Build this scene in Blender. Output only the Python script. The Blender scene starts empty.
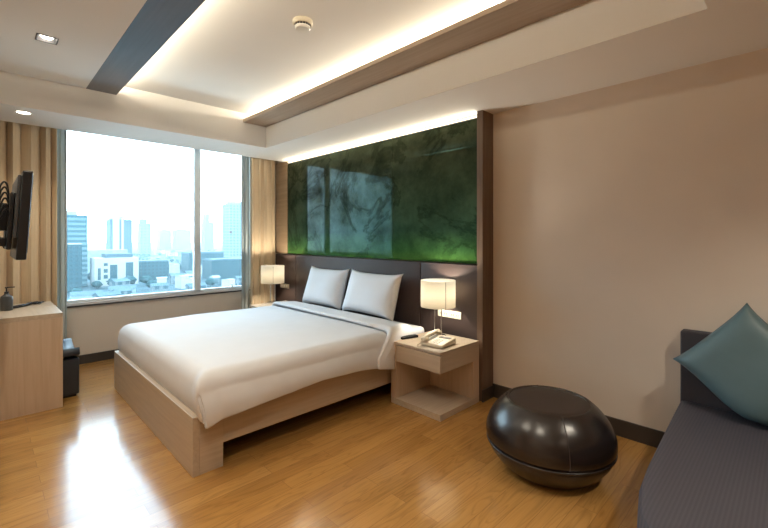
import bpy, bmesh, math, random
from mathutils import Vector, Matrix, noise
R = math.radians
sc = bpy.context.scene
COL = sc.collection
random.seed(7)

# ------------------------------------------------------------------ camera
cam_d = bpy.data.cameras.new('camera')
cam_d.sensor_width = 36.0
cam_d.lens = 36.0 * 407.7 / 768.0
cam_d.shift_y = -26.5 / 768.0
cam_d.clip_start = 0.02
cam_d.clip_end = 8000
cam = bpy.data.objects.new('camera', cam_d)
cam.location = (5.17, -2.98, 1.3)
cam.rotation_euler = (R(90), 0, math.atan2(0.7125, 0.7017))
COL.objects.link(cam)
sc.camera = cam

# ------------------------------------------------------------------ world / exposure
SKY = 8.2
w = bpy.data.worlds.new('world')
sc.world = w
w.use_nodes = True
wn = w.node_tree
bg = wn.nodes['Background']
tc = wn.nodes.new('ShaderNodeTexCoord')
sp = wn.nodes.new('ShaderNodeSeparateXYZ')
rp = wn.nodes.new('ShaderNodeValToRGB')
rp.color_ramp.elements[0].position = 0.0
rp.color_ramp.elements[0].color = (0.76, 0.90, 1.0, 1)
rp.color_ramp.elements[1].position = 0.6
rp.color_ramp.elements[1].color = (0.66, 0.83, 1.0, 1)
wn.links.new(tc.outputs['Generated'], sp.inputs[0])
wn.links.new(sp.outputs['Z'], rp.inputs[0])
wn.links.new(rp.outputs[0], bg.inputs['Color'])
bg.inputs['Strength'].default_value = SKY

vs = sc.view_settings
vs.view_transform = 'Standard'
vs.look = 'None'
vs.exposure = 0.38
vs.gamma = 1.0
vs.use_curve_mapping = False
cy = sc.cycles
cy.max_bounces = 10
cy.diffuse_bounces = 6
cy.glossy_bounces = 5
cy.transmission_bounces = 8
cy.transparent_max_bounces = 16
cy.volume_bounces = 1
cy.caustics_reflective = False
cy.caustics_refractive = False
cy.sample_clamp_indirect = 6.0
cy.use_denoising = True

WARM = (1.0, 0.905, 0.70)
WARM2 = (1.0, 0.90, 0.73)


def area_light(name, loc, rot, sx, sy, power, col):
    d = bpy.data.lights.new(name, 'AREA')
    d.shape = 'RECTANGLE'
    d.size, d.size_y = sx, sy
    d.energy = power
    d.color = col
    o = bpy.data.objects.new(name, d)
    o.location = loc
    o.rotation_euler = rot
    COL.objects.link(o)
    return o


def spot_light(name, loc, power, col, size=R(120), blend=0.8, rad=0.03):
    d = bpy.data.lights.new(name, 'SPOT')
    d.energy = power
    d.color = col
    d.spot_size = size
    d.spot_blend = blend
    d.shadow_soft_size = rad
    o = bpy.data.objects.new(name, d)
    o.location = loc
    COL.objects.link(o)
    return o


# strips of light in the ceiling coves and above the glass
area_light('cove_light', (2.93, -0.80, 2.590), (R(180 + 25), 0, 0), 3.8, 0.03, 34, WARM)
area_light('beam_cove_light', (2.93, -2.20, 2.592), (R(180 - 84), 0, 0), 3.8, 0.03, 15, WARM)
area_light('glass_top_light', (1.90, -0.108, 2.284), (R(-98), 0, 0), 2.92, 0.015, 9, WARM)
portal = area_light('window_portal', (-0.02, -1.45, 1.5), (0, R(-90), 0), 1.85, 2.2, 1, (1, 1, 1))
portal.data.cycles.is_portal = True

# ------------------------------------------------------------------ materials
def new_mat(name):
    m = bpy.data.materials.new(name)
    m.use_nodes = True
    nt = m.node_tree
    return m, nt, nt.nodes['Principled BSDF']


def N(nt, t, **kw):
    n = nt.nodes.new(t)
    for k, v in kw.items():
        setattr(n, k, v)
    return n


def ramp(nt, src, stops):
    r = nt.nodes.new('ShaderNodeValToRGB')
    while len(r.color_ramp.elements) < len(stops):
        r.color_ramp.elements.new(0.5)
    for e, (p, c) in zip(r.color_ramp.elements, stops):
        e.position = p
        e.color = (*c, 1)
    nt.links.new(src, r.inputs[0])
    return r.outputs[0]


def coords(nt, scale=(1, 1, 1), kind='Object', rot=(0, 0, 0)):
    t = nt.nodes.new('ShaderNodeTexCoord')
    m = nt.nodes.new('ShaderNodeMapping')
    m.inputs['Scale'].default_value = scale
    m.inputs['Rotation'].default_value = rot
    nt.links.new(t.outputs[kind], m.inputs[0])
    return m.outputs[0]


def add_bump(nt, bsdf, height, strength=0.2, dist=0.01):
    b = nt.nodes.new('ShaderNodeBump')
    b.inputs['Strength'].default_value = strength
    b.inputs['Distance'].default_value = dist
    nt.links.new(height, b.inputs['Height'])
    nt.links.new(b.outputs[0], bsdf.inputs['Normal'])


def plain(name, col, rough=0.5, metal=0.0, spec=0.5, var=0.06, nscale=6.0, bump=0.0, bscale=200.0):
    m, nt, b = new_mat(name)
    n = N(nt, 'ShaderNodeTexNoise')
    n.inputs['Scale'].default_value = nscale
    n.inputs['Detail'].default_value = 4
    nt.links.new(coords(nt), n.inputs['Vector'])
    lo = tuple(c * (1 - var) for c in col)
    hi = tuple(min(1, c * (1 + var)) for c in col)
    nt.links.new(ramp(nt, n.outputs['Fac'], [(0.3, lo), (0.7, hi)]), b.inputs['Base Color'])
    b.inputs['Roughness'].default_value = rough
    b.inputs['Metallic'].default_value = metal
    b.inputs['Specular IOR Level'].default_value = spec
    if bump:
        n2 = N(nt, 'ShaderNodeTexNoise')
        n2.inputs['Scale'].default_value = bscale
        n2.inputs['Detail'].default_value = 3
        nt.links.new(coords(nt), n2.inputs['Vector'])
        add_bump(nt, b, n2.outputs['Fac'], bump, 0.003)
    return m


def wood(name, c1, c2, c3, axis='Y', rough=0.45, fine=1.0, spec=0.4):
    m, nt, b = new_mat(name)
    s = {'X': (1.2, 22, 22), 'Y': (22, 1.2, 22), 'Z': (22, 22, 1.2)}[axis]
    v = coords(nt, tuple(k * fine for k in s))
    n = N(nt, 'ShaderNodeTexNoise')
    n.inputs['Scale'].default_value = 2.0
    n.inputs['Detail'].default_value = 8
    n.inputs['Distortion'].default_value = 0.4
    nt.links.new(v, n.inputs['Vector'])
    nt.links.new(ramp(nt, n.outputs['Fac'], [(0.28, c1), (0.5, c2), (0.74, c3)]), b.inputs['Base Color'])
    b.inputs['Roughness'].default_value = rough
    b.inputs['Specular IOR Level'].default_value = spec
    add_bump(nt, b, n.outputs['Fac'], 0.08, 0.002)
    return m


def emit(name, col, strength):
    m = bpy.data.materials.new(name)
    m.use_nodes = True
    nt = m.node_tree
    nt.nodes.clear()
    e = nt.nodes.new('ShaderNodeEmission')
    e.inputs[0].default_value = (*col, 1)
    e.inputs[1].default_value = strength
    o = nt.nodes.new('ShaderNodeOutputMaterial')
    nt.links.new(e.outputs[0], o.inputs[0])
    return m


M = {}
M['wall'] = plain('wall_paint', (0.68, 0.60, 0.515), 0.85, var=0.02, nscale=3, bump=0.05, bscale=300)
M['ceiling'] = plain('ceiling_paint', (0.76, 0.735, 0.70), 0.9, var=0.015, nscale=2)
M['oak'] = wood('pale_oak', (0.42, 0.335, 0.25), (0.465, 0.375, 0.28), (0.51, 0.415, 0.315), 'X', 0.42)
M['oak_y'] = wood('pale_oak_lengthwise', (0.42, 0.335, 0.25), (0.465, 0.375, 0.28), (0.51, 0.415, 0.315), 'Y', 0.42)
M['oak_z'] = wood('pale_oak_upright', (0.50, 0.37, 0.26), (0.54, 0.41, 0.295), (0.58, 0.445, 0.33), 'Z', 0.42)
M['walnut'] = wood('walnut_veneer', (0.115, 0.070, 0.045), (0.145, 0.092, 0.06), (0.175, 0.115, 0.08), 'Z', 0.4)
M['walnut_x'] = wood('walnut_veneer_lengthwise', (0.29, 0.215, 0.155), (0.325, 0.245, 0.18), (0.36, 0.275, 0.205), 'X', 0.45)
M['grey_beam'] = wood('grey_stained_veneer', (0.12, 0.12, 0.135), (0.135, 0.135, 0.15), (0.15, 0.15, 0.165), 'X', 0.3)
M['tan_wood'] = wood('tan_veneer', (0.27, 0.185, 0.11), (0.31, 0.215, 0.13), (0.35, 0.245, 0.155), 'X', 0.45)
M['skirting'] = plain('dark_skirting', (0.045, 0.036, 0.03), 0.35, var=0.1)
M['leather_brown'] = plain('brown_leatherette', (0.043, 0.027, 0.023), 0.55, spec=0.35, var=0.1, bump=0.12, bscale=260)
M['leather_dark'] = plain('dark_brown_leather', (0.014, 0.009, 0.008), 0.27, var=0.15, bump=0.06, bscale=220, spec=0.6)
M['leather_mat'] = plain('dark_brown_leather_top', (0.028, 0.017, 0.013), 0.5, var=0.15, bump=0.1, bscale=220)
M['navy_leather'] = plain('blue_black_leather', (0.028, 0.036, 0.05), 0.4, var=0.15, bump=0.08)
M['linen'] = plain('white_linen', (0.68, 0.685, 0.71), 0.9, var=0.015, nscale=8, bump=0.06, bscale=500, spec=0.2)
M['cotton'] = plain('white_pillow_cotton', (0.70, 0.70, 0.72), 0.9, var=0.015, nscale=8, bump=0.06, bscale=500, spec=0.2)
M['teal'] = plain('teal_satin', (0.080, 0.142, 0.165), 0.5, var=0.06, nscale=9, bump=0.08, bscale=400)
M['black'] = plain('black_plastic', (0.007, 0.007, 0.009), 0.35, var=0.1)
M['grey_plastic'] = plain('dark_grey_plastic', (0.07, 0.07, 0.075), 0.4, var=0.1)
M['matt_black'] = plain('matt_black_plastic', (0.006, 0.006, 0.007), 0.7, spec=0.2)
M['screen'] = plain('black_screen', (0.008, 0.009, 0.012), 0.08, var=0.05)
M['steel'] = plain('brushed_steel', (0.62, 0.60, 0.57), 0.25, metal=1.0)
M['alu'] = plain('painted_aluminium', (0.74, 0.78, 0.80), 0.35, var=0.03)
M['ivory'] = plain('ivory_plastic', (0.62, 0.55, 0.43), 0.4, var=0.03)
M['white_plastic'] = plain('white_plastic', (0.78, 0.76, 0.70), 0.35, var=0.02)
m = bpy.data.materials.new('pale_lining'); m.use_nodes = True
nt = m.node_tree; nt.nodes.clear()
o_ = N(nt, 'ShaderNodeOutputMaterial'); d_ = N(nt, 'ShaderNodeBsdfDiffuse'); t_ = N(nt, 'ShaderNodeBsdfTranslucent'); s_ = N(nt, 'ShaderNodeMixShader')
wv = N(nt, 'ShaderNodeTexNoise'); wv.inputs['Scale'].default_value = 1.0
nt.links.new(coords(nt, (80, 80, 4)), wv.inputs['Vector'])
cc = ramp(nt, wv.outputs['Fac'], [(0.3, (0.56, 0.60, 0.59)), (0.7, (0.64, 0.67, 0.66))])
nt.links.new(cc, d_.inputs[0]); nt.links.new(cc, t_.inputs[0])
s_.inputs[0].default_value = 0.3
nt.links.new(d_.outputs[0], s_.inputs[1]); nt.links.new(t_.outputs[0], s_.inputs[2]); nt.links.new(s_.outputs[0], o_.inputs[0])
M['sheer'] = m
M['sill'] = plain('white_sill', (0.62, 0.60, 0.60), 0.5, var=0.03)
M['tin'] = plain('pewter_bottle', (0.09, 0.095, 0.10), 0.35, metal=0.6, var=0.2)
M['led'] = emit('warm_led', (1.0, 0.86, 0.62), 2.2)
M['lamp_glass'] = emit('downlight_glow', (1.0, 0.9, 0.75), 12.0)

# drapes
m, nt, b = new_mat('gold_drape_cloth')
n = N(nt, 'ShaderNodeTexNoise'); n.inputs['Scale'].default_value = 1.5; n.inputs['Detail'].default_value = 5
nt.links.new(coords(nt, (60, 60, 3)), n.inputs['Vector'])
nt.links.new(ramp(nt, n.outputs['Fac'], [(0.3, (0.63, 0.49, 0.32)), (0.7, (0.71, 0.565, 0.385))]), b.inputs['Base Color'])
b.inputs['Roughness'].default_value = 0.75
b.inputs['Sheen Weight'].default_value = 0.2
M['drape'] = m

# floor planks running away from the headboard wall
m, nt, b = new_mat('oak_laminate_floor')
v = coords(nt, (1, 1, 1), 'Object', (0, 0, R(90)))
br = N(nt, 'ShaderNodeTexBrick')
br.offset = 0.37
br.inputs['Color1'].default_value = (0.1, 0.1, 0.1, 1)
br.inputs['Color2'].default_value = (0.9, 0.9, 0.9, 1)
br.inputs['Mortar'].default_value = (0.0, 0.0, 0.0, 1)
br.inputs['Scale'].default_value = 1.0
br.inputs['Mortar Size'].default_value = 0.0011
br.inputs['Mortar Smooth'].default_value = 0.6
br.inputs['Brick Width'].default_value = 0.92
br.inputs['Row Height'].default_value = 0.098
nt.links.new(v, br.inputs['Vector'])
# offset the grain by plank
off = N(nt, 'ShaderNodeVectorMath', operation='MULTIPLY_ADD')
nt.links.new(br.outputs['Color'], off.inputs[0])
off.inputs[1].default_value = (7, 13, 5)
tco = N(nt, 'ShaderNodeTexCoord')
nt.links.new(tco.outputs['Object'], off.inputs[2])
mp = N(nt, 'ShaderNodeMapping'); mp.inputs['Scale'].default_value = (11, 1.1, 1)
nt.links.new(off.outputs[0], mp.inputs[0])
g1 = N(nt, 'ShaderNodeTexNoise'); g1.inputs['Scale'].default_value = 1.1; g1.inputs['Detail'].default_value = 2; g1.inputs['Distortion'].default_value = 0.6
nt.links.new(mp.outputs[0], g1.inputs['Vector'])
mul = N(nt, 'ShaderNodeMath', operation='MULTIPLY'); mul.inputs[1].default_value = 9.0
nt.links.new(g1.outputs['Fac'], mul.inputs[0])
sn = N(nt, 'ShaderNodeMath', operation='FRACT')
nt.links.new(mul.outputs[0], sn.inputs[0])
rings = ramp(nt, sn.outputs[0], [(0.0, (0.35, 0.35, 0.35)), (0.25, (1, 1, 1)), (0.8, (0.85, 0.85, 0.85)), (1.0, (0.35, 0.35, 0.35))])
mp2 = N(nt, 'ShaderNodeMapping'); mp2.inputs['Scale'].default_value = (120, 3.5, 1)
nt.links.new(off.outputs[0], mp2.inputs[0])
g2 = N(nt, 'ShaderNodeTexNoise'); g2.inputs['Scale'].default_value = 1.0; g2.inputs['Detail'].default_value = 4
nt.links.new(mp2.outputs[0], g2.inputs['Vector'])
basec = ramp(nt, br.outputs['Color'], [(0.0, (0.35, 0.175, 0.048)), (0.5, (0.415, 0.212, 0.060)), (1.0, (0.475, 0.250, 0.076))])
mx = N(nt, 'ShaderNodeMix', data_type='RGBA', blend_type='MULTIPLY'); mx.inputs[0].default_value = 0.30
nt.links.new(basec, mx.inputs[6]); nt.links.new(rings, mx.inputs[7])
fine = ramp(nt, g2.outputs['Fac'], [(0.3, (0.72, 0.72, 0.72)), (0.6, (1, 1, 1))])
mx2 = N(nt, 'ShaderNodeMix', data_type='RGBA', blend_type='MULTIPLY'); mx2.inputs[0].default_value = 0.45
nt.links.new(mx.outputs[2], mx2.inputs[6]); nt.links.new(fine, mx2.inputs[7])
seam = N(nt, 'ShaderNodeMix', data_type='RGBA', blend_type='MIX')
nt.links.new(br.outputs['Fac'], seam.inputs[0])
nt.links.new(mx2.outputs[2], seam.inputs[6]); seam.inputs[7].default_value = (0.20, 0.10, 0.035, 1)
nt.links.new(seam.outputs[2], b.inputs['Base Color'])
b.inputs['Roughness'].default_value = 0.19
b.inputs['Specular IOR Level'].default_value = 0.55
b.inputs['Coat Weight'].default_value = 0.32
b.inputs['Coat Roughness'].default_value = 0.12
add_bump(nt, b, g2.outputs['Fac'], 0.22, 0.0015)
M['floor'] = m

# sofa: charcoal with a fine raised stripe
m, nt, b = new_mat('charcoal_stripe_cloth')
wv = N(nt, 'ShaderNodeTexWave', wave_type='BANDS', bands_direction='X')
wv.inputs['Scale'].default_value = 24.0
wv.inputs['Distortion'].default_value = 0.3
nt.links.new(coords(nt), wv.inputs['Vector'])
nt.links.new(ramp(nt, wv.outputs['Fac'], [(0.35, (0.044, 0.042, 0.056)), (0.75, (0.056, 0.053, 0.068))]), b.inputs['Base Color'])
b.inputs['Roughness'].default_value = 0.6
add_bump(nt, b, wv.outputs['Fac'], 0.3, 0.002)
M['sofa'] = m
M['sofa_back'] = plain('charcoal_back_cloth', (0.036, 0.033, 0.042), 0.65, bump=0.1, bscale=400)

# lampshade
m = bpy.data.materials.new('lampshade_cloth'); m.use_nodes = True
nt = m.node_tree; nt.nodes.clear()
o_ = N(nt, 'ShaderNodeOutputMaterial'); d_ = N(nt, 'ShaderNodeBsdfDiffuse'); t_ = N(nt, 'ShaderNodeBsdfTranslucent'); s_ = N(nt, 'ShaderNodeMixShader')
wv = N(nt, 'ShaderNodeTexNoise'); wv.inputs['Scale'].default_value = 1.0
nt.links.new(coords(nt, (30, 30, 250)), wv.inputs['Vector'])
cc = ramp(nt, wv.outputs['Fac'], [(0.3, (0.84, 0.80, 0.71)), (0.7, (0.89, 0.85, 0.77))])
nt.links.new(cc, d_.inputs[0]); nt.links.new(cc, t_.inputs[0])
s_.inputs[0].default_value = 0.82
nt.links.new(d_.outputs[0], s_.inputs[1]); nt.links.new(t_.outputs[0], s_.inputs[2]); nt.links.new(s_.outputs[0], o_.inputs[0])
M['shade'] = m

# window glass (thin, lets light straight through)
m = bpy.data.materials.new('window_glass'); m.use_nodes = True
nt = m.node_tree; nt.nodes.clear()
o_ = N(nt, 'ShaderNodeOutputMaterial'); t_ = N(nt, 'ShaderNodeBsdfTransparent'); g_ = N(nt, 'ShaderNodeBsdfGlossy'); s_ = N(nt, 'ShaderNodeMixShader'); f_ = N(nt, 'ShaderNodeFresnel')
t_.inputs[0].default_value = (0.90, 0.975, 0.99, 1)
g_.inputs['Roughness'].default_value = 0.02
f_.inputs[0].default_value = 1.25
nt.links.new(f_.outputs[0], s_.inputs[0]); nt.links.new(t_.outputs[0], s_.inputs[1]); nt.links.new(g_.outputs[0], s_.inputs[2]); nt.links.new(s_.outputs[0], o_.inputs[0])
M['glass'] = m

# back-painted green glass: branches above a grassy band
m, nt, b = new_mat('green_printed_glass')
tco = N(nt, 'ShaderNodeTexCoord'); sx = N(nt, 'ShaderNodeSeparateXYZ')
nt.links.new(tco.outputs['Object'], sx.inputs[0])
grad = ramp(nt, sx.outputs['Z'], [(0.0, (0.055, 0.140, 0.030)), (0.10, (0.036, 0.100, 0.034)), (0.28, (0.026, 0.058, 0.036)), (1.0, (0.048, 0.058, 0.034))])
gn = N(nt, 'ShaderNodeTexNoise'); gn.inputs['Scale'].default_value = 2.2; gn.inputs['Detail'].default_value = 9; gn.inputs['Roughness'].default_value = 0.72
nt.links.new(tco.outputs['Object'], gn.inputs['Vector'])
cloud = ramp(nt, gn.outputs['Fac'], [(0.38, (0.35, 0.35, 0.35)), (0.60, (1.2, 1.15, 1.05))])
mx = N(nt, 'ShaderNodeMix', data_type='RGBA', blend_type='MULTIPLY'); mx.inputs[0].default_value = 0.7
nt.links.new(grad, mx.inputs[6]); nt.links.new(cloud, mx.inputs[7])
# branches: thin contour lines of a stretched noise, printed matt on the glass
bn = N(nt, 'ShaderNodeTexNoise'); bn.inputs['Scale'].default_value = 1.6; bn.inputs['Detail'].default_value = 7; bn.inputs['Roughness'].default_value = 0.62; bn.inputs['Distortion'].default_value = 0.8
nt.links.new(tco.outputs['Object'], bn.inputs['Vector'])
br_ = ramp(nt, bn.outputs['Fac'], [(0.44, (1, 1, 1)), (0.47, (0.25, 0.25, 0.25)), (0.49, (0.15, 0.15, 0.15)), (0.515, (1, 1, 1))])
mx3 = N(nt, 'ShaderNodeMix', data_type='RGBA', blend_type='MULTIPLY'); mx3.inputs[0].default_value = 0.45
nt.links.new(mx.outputs[2], mx3.inputs[6]); nt.links.new(br_, mx3.inputs[7])
nt.links.new(mx3.outputs[2], b.inputs['Base Color'])
sp_ = ramp(nt, gn.outputs['Fac'], [(0.40, (0.02, 0.02, 0.02)), (0.60, (0.15, 0.15, 0.15))])
mm = N(nt, 'ShaderNodeMix', data_type='RGBA', blend_type='MULTIPLY'); mm.inputs[0].default_value = 0.6
nt.links.new(sp_, mm.inputs[6]); nt.links.new(br_, mm.inputs[7])
nt.links.new(mm.outputs[2], b.inputs['Specular IOR Level'])
b.inputs['Roughness'].default_value = 0.02
b.inputs['IOR'].default_value = 1.5
b.inputs['Specular Tint'].default_value = (0.16, 0.78, 0.80, 1)
M['green_glass'] = m

# mirror
M['mirror'] = plain('mirror_glass', (0.85, 0.88, 0.88), 0.02, metal=1.0, var=0.01)

# ------------------------------------------------------------------ geometry helpers
def bx(bm, x0, x1, y0, y1, z0, z1, bev=0.004, seg=2):
    t = bmesh.new()
    bmesh.ops.create_cube(t, size=1.0)
    for v in t.verts:
        v.co = Vector(((x0 + x1) / 2 + v.co.x * (x1 - x0), (y0 + y1) / 2 + v.co.y * (y1 - y0), (z0 + z1) / 2 + v.co.z * (z1 - z0)))
    if bev:
        bev = min(bev, 0.45 * min(abs(x1 - x0), abs(y1 - y0), abs(z1 - z0)))
        bmesh.ops.bevel(t, geom=list(t.edges), offset=bev, segments=seg, profile=0.6, affect='EDGES')
    merge(bm, t)
    return bm


def merge(bm, t, mat=None):
    me = bpy.data.meshes.new('tmp')
    t.to_mesh(me)
    t.free()
    if mat is not None:
        me.transform(mat)
    bm.from_mesh(me)
    bpy.data.meshes.remove(me)


def lathe(bm, prof, c=(0, 0, 0), seg=48):
    rings_ = []
    for r, z in prof:
        if r < 1e-6:
            rings_.append([bm.verts.new((c[0], c[1], c[2] + z))])
        else:
            rings_.append([bm.verts.new((c[0] + r * math.cos(2 * math.pi * i / seg), c[1] + r * math.sin(2 * math.pi * i / seg), c[2] + z)) for i in range(seg)])
    for a, b_ in zip(rings_, rings_[1:]):
        for i in range(seg):
            j = (i + 1) % seg
            if len(a) == 1 and len(b_) > 1:
                bm.faces.new((a[0], b_[j], b_[i]))
            elif len(b_) == 1 and len(a) > 1:
                bm.faces.new((a[i], a[j], b_[0]))
            elif len(a) > 1:
                bm.faces.new((a[i], a[j], b_[j], b_[i]))
    bmesh.ops.recalc_face_normals(bm, faces=bm.faces)
    return bm


def tube(bm, pts, r, seg=10, cap=True):
    pts = [Vector(p) for p in pts]
    prev = None
    n = None
    first = last = None
    for i, p in enumerate(pts):
        d = (pts[min(i + 1, len(pts) - 1)] - pts[max(i - 1, 0)]).normalized()
        if n is None:
            n = d.orthogonal().normalized()
        else:
            n = (n - d * n.dot(d)).normalized()
        b_ = d.cross(n)
        rr = r[i] if isinstance(r, (list, tuple)) else r
        ring = [bm.verts.new(p + rr * (n * math.cos(2 * math.pi * k / seg) + b_ * math.sin(2 * math.pi * k / seg))) for k in range(seg)]
        if prev:
            for k in range(seg):
                bm.faces.new((prev[k], prev[(k + 1) % seg], ring[(k + 1) % seg], ring[k]))
        else:
            first = ring
        prev = ring
    if cap:
        bm.faces.new(first[::-1])
        bm.faces.new(prev)
    return bm


def curve_pts(ctrl, n=8):
    ctrl = [Vector(c) for c in ctrl]
    out = []
    for i in range(len(ctrl) - 1):
        p0 = ctrl[max(i - 1, 0)]; p1 = ctrl[i]; p2 = ctrl[i + 1]; p3 = ctrl[min(i + 2, len(ctrl) - 1)]
        for k in range(n):
            t = k / n
            out.append(0.5 * ((2 * p1) + (p2 - p0) * t + (2 * p0 - 5 * p1 + 4 * p2 - p3) * t * t + (-p0 + 3 * p1 - 3 * p2 + p3) * t ** 3))
    out.append(ctrl[-1])
    return out


def grid(bm, pts):
    vv = [[bm.verts.new(p) for p in row] for row in pts]
    for a, b_ in zip(vv, vv[1:]):
        for i in range(len(a) - 1):
            bm.faces.new((a[i], a[i + 1], b_[i + 1], b_[i]))
    return bm


WM = {}


def obj(name, bm, mat, parent=None, smooth=False, label=None, loc=None):
    """Link a bmesh given in world coordinates; with a parent it becomes its part."""
    me = bpy.data.meshes.new(name)
    bm.to_mesh(me)
    bm.free()
    o = bpy.data.objects.new(name, me)
    COL.objects.link(o)
    me.materials.append(M[mat] if isinstance(mat, str) else mat)
    if parent is not None:
        pm = WM[parent.name]
        me.transform(pm.inverted())
        o.parent = parent
        WM[o.name] = pm
    elif loc is not None:
        me.transform(Matrix.Translation(-Vector(loc)))
        o.location = loc
        WM[o.name] = Matrix.Translation(loc)
    else:
        WM[o.name] = Matrix.Identity(4)
    if smooth:
        me.polygons.foreach_set('use_smooth', [True] * len(me.polygons))
        if smooth != 'all':
            try:
                me.set_sharp_from_angle(angle=R(35))
            except Exception:
                pass
    if label:
        o['label'] = label
    return o


def thing(name, label, cat, loc=(0, 0, 0), rz=0.0, group=None):
    o = bpy.data.objects.new(name, None)
    o.empty_display_size = 0.1
    COL.objects.link(o)
    o.location = loc
    o.rotation_euler = (0, 0, rz)
    WM[o.name] = Matrix.Translation(loc) @ Matrix.Rotation(rz, 4, 'Z')
    return tag(o, label, cat, group)


def tag(o, label, cat, group=None, kind=None):
    o['label'] = label
    o['category'] = cat
    if group:
        o['group'] = group
    if kind:
        o['kind'] = kind
    return o


def struct(name, bm, mat, label=None, smooth=False):
    o = obj(name, bm, mat, smooth=smooth)
    o['kind'] = 'structure'
    if label:
        o['label'] = label
    return o


def box(*a, **k):
    return bx(bmesh.new(), *a, **k)


def subsurf(o, lv=1):
    md = o.modifiers.new('subsurf', 'SUBSURF')
    md.levels = md.render_levels = lv
    return o


def solid(o, t, off=-1):
    md = o.modifiers.new('solid', 'SOLIDIFY')
    md.thickness = t
    md.offset = off
    return o


# ------------------------------------------------------------------ the room
XE, YL, YL2 = 8.0, -3.15, -4.8          # far end wall, tv wall, wall beyond the tv wall
H_S, H_C, H_T = 2.31, 2.555, 2.645      # soffit, lowered ceiling, tray ceiling
struct('floor', box(-0.2, XE + 0.2, YL2 - 0.2, 0.2, -0.12, 0.0, bev=0), 'floor', 'golden oak plank floor')
struct('wall_back', box(-0.2, XE + 0.2, 0.0, 0.15, 0, 3.0, bev=0), 'wall', 'beige wall behind bed and sofa')
bm = bmesh.new()
WY0, WY1, WZ0, WZ1 = -2.62, -0.36, 0.625, 2.52
bx(bm, -0.15, 0, YL - 0.15, 0, 0, WZ0, bev=0)
bx(bm, -0.15, 0, YL - 0.15, 0, WZ1, 3.0, bev=0)
bx(bm, -0.15, 0, YL - 0.15, WY0, WZ0, WZ1, bev=0)
bx(bm, -0.15, 0, WY1, 0, WZ0, WZ1, bev=0)
struct('wall_window', bm, 'wall', 'beige wall under and around the window')
struct('wall_left', box(-0.15, 2.7, YL - 0.12, YL, 0, 3.0, bev=0), 'wall', 'beige wall carrying the television')
bm = box(2.58, 2.7, YL2, YL - 0.12, 0, 3.0, bev=0)
bx(bm, 2.58, XE, YL2 - 0.15, YL2, 0, 3.0, bev=0)
struct('wall_front', bm, 'wall', 'beige wall behind the viewpoint')
struct('wall_right', box(XE, XE + 0.15, YL2, 0, 0, 3.0, bev=0), 'wall', 'beige wall at the sofa end')

# stepped ceiling
XF, YF, XS = 0.96, -0.70, 4.89
struct('ceiling', box(-0.15, XE, YL2, 0.0, H_T, H_T + 0.1, bev=0), 'ceiling', 'white raised tray of the ceiling')
struct('ceiling_window_soffit', box(0.34, XF, YL2, 0.0, H_S, H_T, bev=0), 'ceiling', 'white dropped ceiling band along the window')
struct('ceiling_bed_soffit', box(XF, XS, YF, 0.0, H_S, H_T, bev=0), 'ceiling', 'white dropped ceiling band above the bed head')
struct('ceiling_sofa_soffit', box(XS, XE, YL2, 0.0, H_S, H_T, bev=0), 'ceiling', 'white dropped ceiling over the sofa')
bm = bmesh.new()                                  # lowered flat with one square hole for the downlight
DLXS, DLY, DLH = (1.84, 3.1, 4.35), -2.69, 0.055
bx(bm, XF, XS, YL2, DLY - DLH, H_C, H_T, bev=0)
bx(bm, XF, XS, DLY + DLH, -2.36, H_C, H_T, bev=0)
e = [XF] + [v for x_ in DLXS for v in (x_ - DLH, x_ + DLH)] + [XS]
for a_, c_ in zip(e[::2], e[1::2]):
    bx(bm, a_, c_, DLY - DLH, DLY + DLH, H_C, H_T, bev=0)
struct('ceiling_lowered', bm, 'ceiling', 'white lowered ceiling at the television side')
bm = box(XF, XS, -2.36, -2.14, H_C - 0.001, H_C + 0.018, bev=0.001)
bx(bm, XF, XS, -2.155, -2.14, H_C, H_C + 0.03, bev=0.001)
struct('trim_1', bm, 'grey_beam', 'dark grey flat ceiling board')
struct('trim_2', box(XF, XS, -0.965, YF, 2.545, 2.560, bev=0.001), 'walnut_x', 'brown wooden cove shelf')
struct('trim_3', box(XF, XS, -0.975, -0.9655, 2.545, 2.578, bev=0.001), 'walnut_x', 'brown lip of the wooden cove shelf')

# skirtings
struct('baseboard_window', box(0.0, 0.012, YL, -0.02, 0, 0.092, bev=0.002), 'skirting', 'dark skirting under the window')
struct('baseboard_back', box(3.42, XE, -0.014, 0.0, 0, 0.108, bev=0.002), 'skirting', 'dark skirting behind ottoman and sofa')
struct('baseboard_left', box(0.0, 2.7, YL, YL + 0.012, 0, 0.092, bev=0.002), 'skirting', 'dark skirting under the television')
struct('trim_4', box(3.419, 3.431, -0.172, -0.014, 0, 0.095, bev=0.002), 'skirting', 'dark skirting round the wooden pillar')

# window
win = bmesh.new()
F = 0.055
def frame_bar(bm, y0, y1, z0, z1):
    bx(bm, -0.075, -0.015, y0, y1, z0, z1, bev=0.004)
frame_bar(win, WY0, WY1, WZ0, WZ0 + 0.035)
frame_bar(win, WY0, WY1, WZ1 - 0.05, WZ1)
frame_bar(win, WY0, WY0 + F, WZ0, WZ1)
frame_bar(win, WY1 - F, WY1, WZ0, WZ1)
frame_bar(win, -1.13, -1.055, WZ0, WZ1)
w1 = struct('window_1', win, 'alu', 'large two-pane window over the city')
def sub(name, bm, mat, parent, **k):
    return obj(name, bm, mat, parent=parent, **k)
sub('pane', box(-0.048, -0.042, WY0 + F, -1.13, WZ0 + 0.035, WZ1 - 0.05, bev=0), 'glass', w1)
sub('pane', box(-0.048, -0.042, -1.055, WY1 - F, WZ0 + 0.035, WZ1 - 0.05, bev=0), 'glass', w1)
sub('window_sill', box(-0.015, 0.022, WY0, WY1, 0.606, 0.634, bev=0.004), 'sill', w1)
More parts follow.
